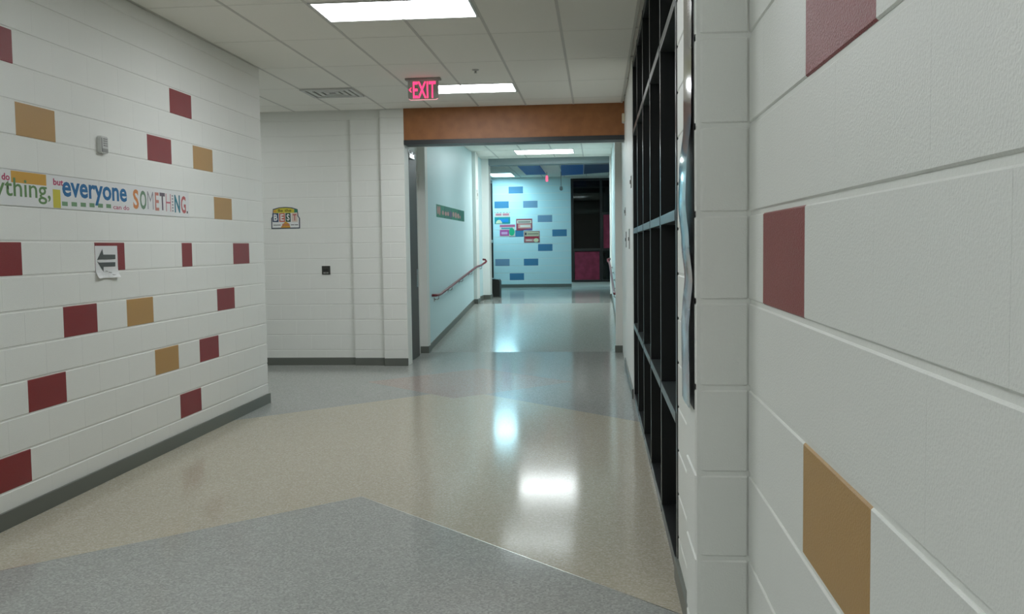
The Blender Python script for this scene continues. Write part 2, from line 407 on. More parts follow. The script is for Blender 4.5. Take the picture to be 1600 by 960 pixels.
for xa0 in xsl:
    for j in range(-18, 9):
        ya = GY0+PX*j; yb = ya+PX
        if lightcell(xa0, ya): continue
        # 2x4 ft tiles run lengthwise: start on even j unless a light interrupts
        if j % 2: 
            if not lightcell(xa0, ya-PX): continue
        long_ = (j % 2 == 0) and not lightcell(xa0, ya+PX)
        yb = ya+(2*PX if long_ else PX)
        xa, xb = xa0, xa0+PX
        if ya < 9.15: xa = max(xa, -3.34)
        xb = min(xb, 0.358); xa = max(xa, -7.0); yb2 = min(yb, 12.36)
        if xb-xa < 0.05 or yb2-ya < 0.05 or ya < -4.0: continue
        link('ceiling_tile', tile_mesh(xb-xa-0.024, yb2-ya-0.024), ce, None, Matrix.Translation((xa+0.012, ya+0.012, CEIL+0.003)))
for x in xsl:
    if x > 0.36: continue
    y0 = -4.0 if x > -3.34 else 9.372
    bars.append((x-0.012, x+0.012, y0, 12.36, CEIL-0.001, CEIL+0.012))
gb = []
for b in bars: box('grid_runner', *b, GRID, ce)
for j in range(-18, 10):
    y = GY0+PX*j
    cross_at_lights = any(abs(y-(ly+s*PX/2)) < 0.02 for lx, ly in NEAR_L for s in (-1, 1))
    if j % 2 and not cross_at_lights: continue
    if y < -4 or y > 12.34: continue
    x0, x1 = (-3.34 if y < 9.37 else -7.0), 0.358
    if j % 2: x0, x1 = GX0-2*PX, GX0
    box('grid_cross_bar', x0, x1, y-0.012, y+0.012, CEIL-0.0005, CEIL+0.012, GRIDX, ce)
# ceiling tiles over the ramp: grid on the plain slab
cr = struct(box('ceiling_ramp', -2.52, 0.31, 12.70, 20.9, 3.471, 3.482, TILE))
for x in [GX0+PX*i for i in range(-2, 2)]:
    box('grid_runner', x-0.012, x+0.012, 12.70, 20.9, 3.467, 3.472, GRID, cr)
for j in range(10, 23, 2):
    y = GY0+PX*j
    if 12.75 < y < 20.8: box('grid_cross_bar', -2.52, 0.31, y-0.012, y+0.012, 3.4675, 3.472, GRIDX, cr)
for x in [GX0+PX*i for i in range(-3, 3)]:
    box('grid_runner', x-0.012, x+0.012, 21.3, FY, 3.477, 3.483, GRID, bpy.data.objects['ceiling_far'])

# ------------------------------------------------------------------ ceiling lights
def ceiling_light(x, y, lx, ly, z, lamp, label, group=None):
    e = empty('ceiling_light', (x, y, z)); tag(e, label, 'ceiling light', group)
    fr = boxes('frame', [(-lx/2, lx/2, -ly/2, -ly/2+0.02, -0.004, 0.05), (-lx/2, lx/2, ly/2-0.02, ly/2, -0.004, 0.05),
                         (-lx/2, -lx/2+0.02, -ly/2+0.02, ly/2-0.02, -0.004, 0.05), (lx/2-0.02, lx/2, -ly/2+0.02, ly/2-0.02, -0.004, 0.05)], WHITEP, e)
    col, st_ = lamp
    m = mat('lit diffuser %.2f %.1f' % (col[0], st_), (0.8, 0.8, 0.8), 0.5, emit=(col, st_))
    box('diffuser', -lx/2+0.02, lx/2-0.02, -ly/2+0.02, ly/2-0.02, 0.002, 0.03, m, e)
    return e
LL = ['lit ceiling light at the top edge of the picture', 'lit ceiling light just right of the red exit sign', 'lit ceiling light above the hall between camera and first light', 'lit ceiling light above the hall behind the camera']
for i, ((x, y), l) in enumerate(zip(NEAR_L, LL)): ceiling_light(x, y, 1.2192-0.02, PX-0.02, CEIL-0.003, NEAR_LIGHT if i < 2 else REAR_LIGHT, l, 'ceiling lights of the hall')
ceiling_light(-1.06, 19.55, 1.2, 0.85, 3.463, RAMP_LIGHT, 'lit cool white ceiling light over the ramp')
ceiling_light(-1.06, 15.9, 1.2, 0.6, 3.463, FOOT_LIGHT, 'lit ceiling light over the foot of the ramp, behind the brown beam')
ceiling_light(-5.2, 10.92, 1.2, 0.6, CEIL-0.003, RECESS_FILL, 'unseen fill light added in the side recess round the left corner', 'ceiling lights of the hall')
ceiling_light(-2.55, 25.75, 0.62, 1.22, 3.472, FAR_LIGHT, 'lit ceiling light in the far blue room, beside the black storefront')

# ------------------------------------------------------------------ right window wall
WX = 0.36
wy = [4.42, 5.50, 6.56, 7.57, 8.62, 9.60]
win = struct(empty('window_1', (WX, 7.0, 0)))
def wbox(name, x0, x1, y0, y1, z0, z1, m, parent=None, bevel=0.003):
    o = box(name, x0-WX, x1-WX, y0-7.0, y1-7.0, z0, z1, m, win if parent is None else parent, bevel); return o
zr = [0.0, 0.75, 1.69, 2.655, CEIL]
for i, y in enumerate(wy):
    wbox('mullion', WX-0.003, WX+0.13, y-0.028, y+0.028, 0.02, CEIL, FRAME)
for i in range(5):
    y0, y1 = wy[i]+0.028, wy[i+1]-0.028
    wbox('sill', WX-0.004, WX+0.13, y0, y1, 0.0, 0.06, FRAME)
    for z in zr[1:4]: wbox('rail', WX-0.006, WX+0.13, y0, y1, z-0.025, z+0.025, RAILMET)
    wbox('head', WX, WX+0.13, y0, y1, CEIL-0.06, CEIL, FRAME)
    for a, b in zip(zr, zr[1:]):
        wbox('pane', WX+0.085, WX+0.093, y0, y1, a+0.025, b-0.025, PANE, None, 0)
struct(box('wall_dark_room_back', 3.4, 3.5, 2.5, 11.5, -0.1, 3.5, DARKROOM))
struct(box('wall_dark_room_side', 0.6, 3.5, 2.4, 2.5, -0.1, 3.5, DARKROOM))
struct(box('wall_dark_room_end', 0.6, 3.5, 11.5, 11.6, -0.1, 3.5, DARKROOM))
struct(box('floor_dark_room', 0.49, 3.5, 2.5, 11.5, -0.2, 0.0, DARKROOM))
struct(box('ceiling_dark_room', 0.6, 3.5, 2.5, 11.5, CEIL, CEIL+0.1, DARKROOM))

# ------------------------------------------------------------------ open door leaf in the opening
d = struct(empty('door_1', (-2.575, 12.66, 0)))
box('door_leaf', -0.022, 0.022, 0.0, 0.80, 0.008, 2.89, DOORM, d, 0.003)
cl = box('door_closer', 0.022, 0.07, 0.12, 0.42, 2.76, 2.83, METAL, d, 0.01)
box('closer_arm', 0.05, 0.062, 0.30, 0.34, 2.83, 2.862, METAL, cl)
box('push_plate', 0.022, 0.026, 0.66, 0.76, 1.0, 1.25, METAL, d)
hg = [0.25, 1.1, 2.0, 2.6]
for z in hg: tube('hinge', [(0.024, 0.005, z-0.06), (0.024, 0.005, z+0.06)], 0.009, METAL, d, 8)

# ------------------------------------------------------------------ paper banner on the left wall
LW = -3.346
LWM = lambda y, z: frame_mat((0, 1, 0), (1, 0, 0), (LW+0.0008, y, z))
bn = empty('paper_banner', (0, 0, 0)); bn.matrix_basis = LWM(5.0, 1.83)
tag(bn, 'long white paper banner with colourful lettering on the left wall', 'banner')
INK = {k: mat('ink '+k, c, 0.5) for k, c in {'magenta': (0.50, 0.06, 0.15), 'green': (0.13, 0.26, 0.09), 'amber': (0.66, 0.36, 0.045), 'yellow': (0.62, 0.55, 0.05),
       'blue': (0.01, 0.15, 0.36), 'dashgreen': (0.17, 0.32, 0.17), 'orange': (0.70, 0.27, 0.09), 'leaf': (0.16, 0.27, 0.17), 'ash': (0.30, 0.28, 0.31),
       'salmon': (0.60, 0.25, 0.20), 'plum': (0.14, 0.11, 0.14), 'pink': (0.55, 0.14, 0.18), 'teal': (0.02, 0.20, 0.27), 'coral': (0.52, 0.13, 0.13), 'black': (0.015, 0.015, 0.015)}.items()}
for a, b in ((-1.35, 0.06), (0.062, 1.2), (1.202, 2.62)):        # three taped sheets
    prism('paper_sheet', [(a, 0.002), (b, 0.002), (b, 0.205), (a, 0.205)], 0.0, 0.0015, PAPER, bn)
def ban(s, y0, y1, z0, z1, ink, bold=0.0, d=0.0022): return lettering('lettering', s, y0-5.0, y1-5.0, z0-1.83, z1-1.83, INK[ink], bn, d, bold)
def patch(name, y0, y1, z0, z1, ink, d=0.0016): return prism(name, [(y0-5.0, z0-1.83), (y1-5.0, z0-1.83), (y1-5.0, z1-1.83), (y0-5.0, z1-1.83)], 0.001, d+0.0003, INK[ink], bn)
patch('amber_patch', 5.227, 5.578, 1.964, 2.031, 'amber'); patch('yellow_patch', 5.645, 5.727, 1.834, 1.948, 'yellow')
for i in range(6):
    y = 5.742+i*0.1085; patch('dash', y, y+0.064, 1.850+i*0.0015, 1.877+i*0.0015, 'dashgreen')
ban('do', 5.138, 5.214, 1.972, 2.012, 'magenta', 0.03)
ban('everything,', 4.70, 5.618, 1.850, 1.992, 'green', 0.008, 0.0024)
ban('but', 5.652, 5.765, 1.974, 2.015, 'magenta', 0.03)
ban('everyone', 5.75, 6.577, 1.868, 2.003, 'blue', 0.025)
ban('can', 6.378, 6.492, 1.853, 1.874, 'magenta', 0.012); ban('do', 6.522, 6.605, 1.853, 1.884, 'magenta', 0.012)
for ch, a, b, z0, z1, ink, bo in (('S', 6.668, 6.752, 1.866, 2.008, 'orange', 0.028), ('O', 6.772, 6.872, 1.866, 2.006, 'leaf', 0.028), ('M', 6.890, 6.985, 1.872, 2.004, 'ash', -0.012), ('E', 7.012, 7.078, 1.866, 2.004, 'salmon', 0.015),
        ('T', 7.092, 7.182, 1.872, 2.006, 'plum', 0.03), ('H', 7.196, 7.282, 1.866, 2.004, 'pink', -0.015), ('N', 7.348, 7.448, 1.862, 2.002, 'teal', 0.03), ('G', 7.466, 7.556, 1.860, 2.000, 'coral', 0.025)):
    ban(ch, a, b, z0, z1, ink, bo)
for i in range(6): patch('letter_dot', 7.304, 7.326, 1.868+i*0.0235, 1.880+i*0.0235, 'ash')
patch('full_stop', 7.572, 7.592, 1.862, 1.880, 'black')

# ------------------------------------------------------------------ arrow sheet
ar = empty('arrow_sign', (0, 0, 0)); ar.matrix_basis = LWM(6.112, 1.38)
tag(ar, 'white paper sheet with a grey arrow taped over a dark red block', 'sign')
def curled(name, wd, ht, m, parent, lift):
    nx, ny = 8, 12; v, f = [], []
    for j in range(ny+1):
        for i in range(nx+1):
            t = 1-j/ny; v.append((wd*i/nx, ht*j/ny, 0.002+lift*max(0, t-0.72)**2*(1.0+0.6*math.cos(i*0.9))*4))
    for j in range(ny):
        for i in range(nx): f.append((j*(nx+1)+i, j*(nx+1)+i+1, (j+1)*(nx+1)+i+1, (j+1)*(nx+1)+i))
    n0 = len(v); v += [(x, y, z-0.0006) for x, y, z in v]
    f += [tuple(reversed([n0+q for q in g])) for g in f]
    me = mesh(name, v, f)
    return link(name, me, parent, m)
curled('paper_sheet', 0.298, 0.218, PAPER, ar, 0.05)
for pts in ([(0.018, 0.122), (0.092, 0.196), (0.102, 0.159), (0.265, 0.157), (0.263, 0.126), (0.040, 0.126)],
            [(0.018, 0.116), (0.040, 0.106), (0.261, 0.105), (0.258, 0.075), (0.099, 0.076), (0.097, 0.043)]):
    prism('arrow_half', pts, 0.0035, 0.0042, GREYINK, ar)
for x, y, wd in ((0.12, 0.046, 0.03), (0.16, 0.036, 0.04), (0.20, 0.018, 0.05)):
    prism('pencil_mark', [(x, y), (x+wd, y-0.004), (x+wd, y), (x, y+0.004)], 0.0135 if y < 0.03 else 0.007, 0.0140 if y < 0.03 else 0.0075, GREYP, ar)

# ------------------------------------------------------------------ small wall sensor on the left wall
ss = empty('wall_sensor', (0, 0, 0)); ss.matrix_basis = LWM(6.245, 2.222)
tag(ss, 'small pale louvred sensor box high on the left wall above the banner', 'sensor')
prism('body', [(-0.047, 0.008), (-0.036, 0), (0.036, 0), (0.047, 0.008), (0.047, 0.106), (0.036, 0.115), (-0.036, 0.115), (-0.047, 0.106)], 0, 0.028, WHITEP, ss)
for i in range(4): prism('louvre', [(-0.012, 0.05+i*0.015), (0.036, 0.05+i*0.015), (0.036, 0.057+i*0.015), (-0.012, 0.057+i*0.015)], 0.028, 0.031, GREYP, ss)
prism('lower_cover', [(-0.036, 0.008), (0.036, 0.008), (0.036, 0.032), (-0.036, 0.032)], 0.028, 0.033, GREYP, ss)
prism('side_seam', [(-0.040, 0.012), (-0.030, 0.012), (-0.030, 0.104), (-0.040, 0.104)], 0.028, 0.030, GREYP, ss)

# ------------------------------------------------------------------ "Be the BEST you" cut-out on the end wall
EW = 12.469
bs = empty('award_cutout', (0, 0, 0)); bs.matrix_basis = frame_mat((1, 0, 0), (0, -1, 0), (-4.342, EW, 1.834))
tag(bs, 'colourful die cut card reading Be the BEST on the grey end wall', 'poster')
out = [(0.0, 0.0), (0.393, 0.0), (0.395, 0.135), (0.374, 0.165), (0.366, 0.255), (0.29, 0.280), (0.20, 0.288), (0.11, 0.283), (0.028, 0.262), (0.022, 0.165), (0.002, 0.14)]
prism('card_border', out, 0, 0.003, mat('ink navy', (0.05, 0.07, 0.10), 0.5), bs)
cx, cy = 0.197, 0.142
prism('card_face', [(cx+(x-cx)*0.93, cy+(y-cy)*0.91) for x, y in out], 0.003, 0.0036, PAPER, bs)
prism('yellow_arch', [(0.045, 0.208), (0.34, 0.208), (0.34, 0.245), (0.28, 0.268), (0.20, 0.276), (0.11, 0.271), (0.045, 0.252)], 0.0036, 0.0042, INK['yellow'], bs)
prism('amber_arch_end', [(0.035, 0.212), (0.075, 0.212), (0.08, 0.235), (0.06, 0.252), (0.035, 0.245)], 0.0042, 0.0046, INK['amber'], bs)
prism('green_corner', [(0.318, 0.212), (0.362, 0.212), (0.362, 0.252), (0.322, 0.256)], 0.0042, 0.0048, mat('ink viridian', (0.03, 0.22, 0.14), 0.5), bs)
lettering('lettering', 'Be', 0.10, 0.165, 0.222, 0.258, INK['black'], bs, 0.0052, 0.01); lettering('lettering', 'the', 0.19, 0.28, 0.222, 0.260, INK['black'], bs, 0.0052, 0.01)
for ch, x0, x1, col, lc in (('B', 0.020, 0.103, 'ink navy2', 'p'), ('E', 0.112, 0.190, 'ink coralred', 'p'), ('S', 0.198, 0.268, 'ink darkgreen', 'p'), ('T', 0.282, 0.362, 'ink peach', 'c')):
    cm = {'ink navy2': (0.035, 0.07, 0.14), 'ink coralred': (0.55, 0.13, 0.08), 'ink darkgreen': (0.03, 0.09, 0.06), 'ink peach': (0.72, 0.60, 0.52)}[col]
    prism('letter_tile', [(x0, 0.090), (x1, 0.087), (x1, 0.207), (x0, 0.205)], 0.0036, 0.0046, mat(col, cm, 0.5), bs)
    lettering('lettering', ch, x0+0.017, x1-0.014, 0.105, 0.192, PAPER if lc == 'p' else INK['coral'], bs, 0.0052, 0.03)
prism('yellow_burst', [(0.155, 0.055), (0.13, 0.012), (0.262, 0.012), (0.25, 0.06), (0.20, 0.098)], 0.0046, 0.0056, INK['amber'], bs)
lettering('lettering', 'you', 0.15, 0.25, 0.024, 0.064, INK['coral'], bs, 0.0062, 0.02)
for x0, x1 in ((0.032, 0.13), (0.268, 0.315), (0.322, 0.368)): prism('ruled_line', [(x0, 0.044), (x1, 0.044), (x1, 0.052), (x0, 0.052)], 0.0036, 0.0042, INK['black'], bs)

# ------------------------------------------------------------------ dark control plate on the end wall
th = empty('wall_control', (0, 0, 0)); th.matrix_basis = frame_mat((1, 0, 0), (0, -1, 0), (-3.665, EW, 1.213))
tag(th, 'small dark square control plate on the end wall beside the pier', 'control plate')
prism('back_plate', [(0, 0), (0.112, 0), (0.112, 0.116), (0, 0.116)], 0, 0.008, mat('dark olive plate', (0.045, 0.045, 0.038), 0.4), th)
prism('screen', [(0.02, 0.045), (0.088, 0.045), (0.088, 0.075), (0.02, 0.075)], 0.008, 0.012, BLACKP, th)
for i in range(2): prism('button', [(0.02+i*0.038, 0.016), (0.05+i*0.038, 0.016), (0.05+i*0.038, 0.032), (0.02+i*0.038, 0.032)], 0.008, 0.012, GREYP, th)

# ------------------------------------------------------------------ ceiling vent, exit sign, smoke detector
vt = empty('ceiling_vent', (-3.03, 10.92, CEIL-0.002)); tag(vt, 'square ceiling vent with a dark edge near the left wall corner', 'vent')
boxes('frame', [(-0.30, 0.30, -0.29, -0.25, -0.018, 0.004), (-0.30, 0.30, 0.25, 0.29, -0.018, 0.004), (-0.30, -0.26, -0.25, 0.25, -0.018, 0.004), (0.26, 0.30, -0.25, 0.25, -0.018, 0.004)], WHITEP, vt)
box('throat', -0.26, 0.26, -0.25, 0.25, -0.002, 0.004, mat('dark grey duct', (0.16, 0.16, 0.14), 0.8), vt)  # even dark grey fill between frame and rings
for i in range(3):
    s = 0.235-i*0.075
    boxes('diffuser_ring', [(-s, s, -s, -s+0.045, -0.016+i*0.002, -0.004), (-s, s, s-0.045, s, -0.016+i*0.002, -0.004), (-s, -s+0.045, -s+0.045, s-0.045, -0.016+i*0.002, -0.004), (s-0.045, s, -s+0.045, s-0.045, -0.016+i*0.002, -0.004)], WHITEP, vt)

ex = empty('exit_sign', (-1.84, 10.2, CEIL)); tag(ex, 'clear edge lit exit sign with red letters hanging from the ceiling', 'exit sign')
box('ceiling_canopy', -0.19, 0.19, -0.045, 0.045, -0.022, 0.0, GREYP, ex, 0.006)
box('lamp_housing', -0.15, 0.15, -0.022, 0.022, -0.034, -0.022, METAL, ex, 0.003)
rp = [(-0.165, 0.0)]
for k in range(6):
    t = math.pi/2*k/5; rp.append((-0.135-0.03*math.cos(t), -0.165-0.03*math.sin(t)))
for k in range(6):
    t = math.pi/2*k/5; rp.append((0.135+0.03*math.sin(t), -0.165-0.03*math.cos(t)))
rp.append((0.165, 0.0))
EM = frame_mat((1, 0, 0), (0, -1, 0), (0, 0, -0.03))
pn = prism('acrylic_panel', rp, -0.004, 0.004, mat('mirror backed acrylic', (0.46, 0.46, 0.44), 0.18, 0.55), ex, EM)
REDL = mat('lit red letters', (0.5, 0.02, 0.06), 0.4, emit=((1.0, 0.04, 0.15), 2.0))
EDGE = mat('glowing panel edge', (0.7, 0.5, 0.5), 0.3, emit=((1.0, 0.35, 0.40), 0.9))
lettering('lettering', 'EXIT', -0.112, 0.135, -0.180, -0.006, REDL, ex, 0.0052, 0.012, mw=EM)
prism('chevron', [(-0.158, -0.090), (-0.128, -0.060), (-0.128, -0.076), (-0.142, -0.090), (-0.128, -0.104), (-0.128, -0.120)], 0.0045, 0.0052, REDL, ex, EM)
prism('panel_edge', [(-0.14, -0.199), (0.14, -0.199), (0.158, -0.188), (0.155, -0.182), (0.137, -0.193), (-0.137, -0.193), (-0.155, -0.182), (-0.158, -0.188)], -0.004, 0.0045, EDGE, ex, EM)

sd = empty('smoke_detector', (-1.224, 9.79, CEIL-0.001)); tag(sd, 'tiny white sprinkler disc on the ceiling above the exit sign', 'sprinkler')
lathe('escutcheon', [(0.035, 0.0), (0.034, -0.008), (0.012, -0.012)], WHITEP, sd)
lathe('head', [(0.010, -0.012), (0.010, -0.030), (0.018, -0.033), (0.018, -0.037)], WHITEP, sd)

# ------------------------------------------------------------------ narrow glossy poster on the pier's side
def pier_poster():
    root = empty('hanging_poster', (0.226, 2.36, 1.165)); tag(root, 'narrow buckled glossy poster hanging on the side of the near pier', 'poster')
    def b(z):    # how far the sheet stands off the wall at this height
        ks = [(1.165, 0.008), (1.36, 0.010), (1.40, 0.007), (1.47, 0.002), (1.56, 0.009), (1.66, 0.016), (1.74, 0.014), (1.86, 0.004), (2.1, 0.003), (2.5, 0.003)]
        for (a, p), (c, q) in zip(ks, ks[1:]):
            if a <= z <= c:
                t = (z-a)/(c-a); t = t*t*(3-2*t); return p+(q-p)*t
        return ks[-1][1]
    nz, ny = 60, 6; v, f = [], []
    y0, y1 = 2.285, 2.490
    for j in range(nz+1):
        z = 1.165+1.30*j/nz
        for i in range(ny+1):
            y = y0+(y1-y0)*i/ny; v.append((-1.15*b(z)-0.001-0.003*math.sin(math.pi*i/ny), y-2.36, z-1.165))
    for j in range(nz):
        for i in range(ny): f.append((j*(ny+1)+i, j*(ny+1)+i+1, (j+1)*(ny+1)+i+1, (j+1)*(ny+1)+i))
    n0 = len(v); v2 = v+[(x+0.0008, y, z) for x, y, z in v]
    m = bpy.data.materials.new('glossy printed sheet'); m.use_nodes = True; nt = m.node_tree; N = nt.nodes; L = nt.links; p = N['Principled BSDF']
    g = N.new('ShaderNodeNewGeometry'); sx = N.new('ShaderNodeSeparateXYZ'); r = N.new('ShaderNodeValToRGB'); mr = N.new('ShaderNodeMapRange')
    mr.inputs['From Min'].default_value = 1.165; mr.inputs['From Max'].default_value = 2.465
    nn = N.new('ShaderNodeTexNoise'); nn.inputs['Scale'].default_value = 14; ad = N.new('ShaderNodeMath'); ad.operation = 'MULTIPLY_ADD'; ad.inputs[1].default_value = 0.10
    L.new(g.outputs['Position'], sx.inputs[0]); L.new(sx.outputs['Z'], mr.inputs['Value']); L.new(g.outputs['Position'], nn.inputs['Vector'])
    L.new(nn.outputs['Fac'], ad.inputs[0]); L.new(mr.outputs['Result'], ad.inputs[2]); L.new(ad.outputs[0], r.inputs['Fac'])
    cols = [(0.0, (0.30, 0.32, 0.32)), (0.22, (0.30, 0.25, 0.32)), (0.30, (0.40, 0.18, 0.09)), (0.34, (0.30, 0.28, 0.30)), (0.42, (0.12, 0.26, 0.30)), (0.52, (0.10, 0.26, 0.34)), (0.575, (0.02, 0.17, 0.27)), (0.60, (0.22, 0.20, 0.22)), (0.68, (0.26, 0.25, 0.10)), (0.72, (0.32, 0.31, 0.31)), (0.85, (0.36, 0.29, 0.20)), (1.0, (0.34, 0.34, 0.36))]
    e = r.color_ramp.elements
    while len(e) < len(cols): e.new(0.5)
    for q, (po, co) in zip(e, cols): q.position = po; q.color = (*co, 1)
    L.new(r.outputs['Color'], p.inputs['Base Color']); p.inputs['Roughness'].default_value = 0.12
    me = mesh('printed_sheet', v, f)
    for q in me.polygons: q.use_smooth = True
    s = link('printed_sheet', me, root, m)
    box('gap_shade_strip', -0.0015, -0.0003, 2.272-2.36, 2.482-2.36, 0.0, 1.30, BLACKP, root)  # black strip standing in for the shade behind the buckled sheet
pier_poster()

# ------------------------------------------------------------------ plates on the right wall beside the opening
def plate(y, z, dy, dz, label, cat, name):
    e = empty(name, (0.352, y, z)); tag(e, label, cat)
    box('cover_plate', -0.008, 0.0, -dy/2, dy/2, -dz/2, dz/2, GREYP, e, 0.002)
    box('toggle', -0.016, -0.008, -0.012, 0.012, -0.02, 0.02, BLACKP, e, 0.002)
plate(12.05, 1.97, 0.10, 0.10, 'small grey plate on the right wall, highest beside the opening', 'wall plate', 'wall_plate')
plate(11.75, 1.62, 0.20, 0.19, 'grey switch plate on the right wall nearest the opening', 'switch', 'switch_plate')
plate(10.60, 1.62, 0.20, 0.22, 'grey switch plate on the right wall between window and opening', 'switch', 'switch_plate')
plate(9.95, 2.20, 0.14, 0.12, 'small grey plate on the right wall just past the window', 'wall plate', 'wall_plate')
sb = empty('door_alarm', (0.352, 12.13, 3.14)); tag(sb, 'small cream alarm unit high at the right end of the brown beam', 'alarm')
box('housing', -0.035, 0, -0.05, 0.05, -0.05, 0.05, mat('cream plastic', (0.72, 0.66, 0.50), 0.4), sb, 0.006); lathe('lens', [(0.02, 0.0), (0.018, -0.012), (0.006, -0.02)], WHITEP, sb, (-0.017, 0, -0.05))

# ------------------------------------------------------------------ handrails
def handrail(x, wallx, label):
    sgn = 1 if wallx > x else -1
    root = empty('handrail', (x, 14.5, 0.8)); tag(root, label, 'handrail')
    P = lambda px_, y, z: (px_-x, y-14.5, z-0.8)
    pts = [P(wallx-sgn*0.012, 14.30, 0.83), P(x+sgn*0.03, 14.30, 0.83), P(x, 14.33, 0.83), P(x, 14.6, 0.825), P(x, 14.78, 0.83), P(x, 19.0, 1.135), P(x, 19.25, 1.15), P(x, 20.0, 1.165), P(x, 20.35, 1.19)]
    if sgn < 0: pts += [P(x+0.03, 20.45, 1.21), P(x+0.05, 20.5, 1.24), P(x+0.03, 20.5, 1.275), P(x-0.03, 20.5, 1.28)]
    else: pts += [P(x-0.03, 20.45, 1.21), P(x-0.03, 20.5, 1.25), P(x+0.03, 20.5, 1.26)]
    tube('rail', pts, 0.021, MAROON, root, 12)
    for y in (14.55, 15.9, 17.2, 18.5, 20.1):
        z = 0.83 if y < 14.78 else (0.83+(y-14.78)*(1.135-0.83)/4.22 if y < 19 else 1.165)
        b = tube('bracket', [P(x, y, z-0.02), P(x, y, z-0.055), P(x+sgn*0.02, y, z-0.075), P(wallx, y, z-0.08)], 0.008, METAL, root, 8)
        q = box('mounting_plate', *sorted((wallx-x, wallx-x-sgn*0.006)), y-14.5-0.03, y-14.5+0.03, z-0.8-0.11, z-0.8-0.05, METAL, b)
handrail(RW+0.075, RW, 'maroon handrail rising along the left wall of the ramp')
handrail(0.245, 0.31, 'maroon handrail on the right wall of the ramp')

# ------------------------------------------------------------------ green banner on ramp wall
gbn = empty('green_banner', (0, 0, 0)); gbn.matrix_basis = frame_mat((0, 1, 0), (1, 0, 0), (RW+0.001, 14.9, 2.035))
tag(gbn, 'long green banner with pink lettering on the ramp wall', 'banner')
GRN = mat('banner green', (0.03, 0.24, 0.15), 0.45); GRN2 = mat('banner deep green', (0.02, 0.17, 0.12), 0.45)
for i in range(4):
    a, b = i*0.787, (i+1)*0.787-0.008
    prism('banner_sheet', [(a, 0), (b, 0), (b, 0.2), (a, 0.2)], 0, 0.003, GRN if i % 2 == 0 else GRN2, gbn)
PK = mat('banner pink', (0.55, 0.26, 0.24), 0.5); PU = mat('banner purple', (0.14, 0.10, 0.19), 0.5)
shapes = [(0.06, 0.05, 0.14, 0.13, PK), (0.22, 0.035, 0.16, 0.15, PK), (0.52, 0.05, 0.20, 0.07, PK), (0.80, 0.045, 0.22, 0.07, PK), (1.06, 0.05, 0.20, 0.07, PK), (1.30, 0.03, 0.30, 0.11, PU), (1.66, 0.05, 0.2, 0.09, PK), (1.92, 0.04, 0.24, 0.10, PK), (2.22, 0.04, 0.24, 0.09, PK), (2.52, 0.04, 0.12, 0.06, PK)]
for x, y, wd, ht, m in shapes:
    prism('letter_shape', [(x+0.2*wd, y), (x+0.8*wd, y), (x+wd, y+0.3*ht), (x+0.95*wd, y+0.8*ht), (x+0.6*wd, y+ht), (x+0.2*wd, y+0.9*ht), (x, y+0.5*ht)], 0.003, 0.004, m, gbn)

# light switch on the pilaster
sw = empty('light_switch', (-2.45, 19.5, 2.62)); tag(sw, 'small white fixture on the ramp pilaster above the handrail end', 'switch')
box('cover_plate', 0.0, 0.01, -0.06, 0.06, -0.10, 0.10, WHITEP, sw, 0.004); box('toggle', 0.01, 0.02, -0.015, 0.015, -0.03, 0.03, GREYP, sw, 0.003)

# ------------------------------------------------------------------ far room: posters
def fscale(x0, x1, z1, z0):
    k = FY/28.5; f = lambda z: 1.558+(z-1.558)*k
    return x0*k, x1*k, f(z0), f(z1)
def far_poster(x0, x1, z1, z0, label, parts):
    x0, x1, z0, z1 = fscale(x0, x1, z1, z0); W, H = x1-x0, z1-z0
    e = empty('wall_poster', (0, 0, 0)); e.matrix_basis = frame_mat((1, 0, 0), (0, -1, 0), (x0, FY-0.0005, z0)); tag(e, label, 'poster', 'posters on the far blue wall')
    prism('sheet', [(0, 0), (W, 0), (W, H), (0, H)], 0, 0.006, mat(parts[0][0], parts[0][1], 0.5), e)
    for i, (nm, mn, col, poly) in enumerate(parts[1]):
        prism(nm, [(x*W, y*H) for x, y in poly], 0.006, 0.0075+0.0012*i, mat(mn, col, 0.5), e)
def rect(a, b, c, d_): return [(a, c), (b, c), (b, d_), (a, d_)]
def disc(cx_, cy_, rx, ry, n=16): return [(cx_+rx*math.cos(2*math.pi*k/n), cy_+ry*math.sin(2*math.pi*k/n)) for k in range(n)]
def scal(x0, x1, y0, y1, n):
    top = [(x0+(x1-x0)*k/(2*n), y1 if k % 2 else y1-0.06) for k in range(2*n+1)]
    return [(x0, y0), (x1, y0)]+top[::-1]
far_poster(-3.06, -2.591, 2.574, 2.232, 'poster with pink lettering over teal and a pale half disc', (('poster teal', (0.02, 0.30, 0.30)),
    [('pale_band', 'poster cream', (0.80, 0.66, 0.58), scal(0.0, 1.0, 0.58, 1.0, 5)), ('pink_lettering', 'poster pink', (0.70, 0.22, 0.26), scal(0.08, 0.45, 0.70, 0.92, 4)), ('pink_lettering', 'poster pink', (0.7, 0.22, 0.26), scal(0.52, 0.92, 0.70, 0.92, 4)),
     ('blue_patch', 'poster blue', (0.02, 0.25, 0.60), scal(0.25, 0.88, 0.12, 0.45, 4)), ('pale_disc', 'poster straw', (0.75, 0.70, 0.45), [(0.08, 0.02)]+[(0.28+0.2*math.cos(math.pi*(1-k/8)), 0.02+0.32*math.sin(math.pi*k/8)) for k in range(9)]+[(0.48, 0.02)])]))
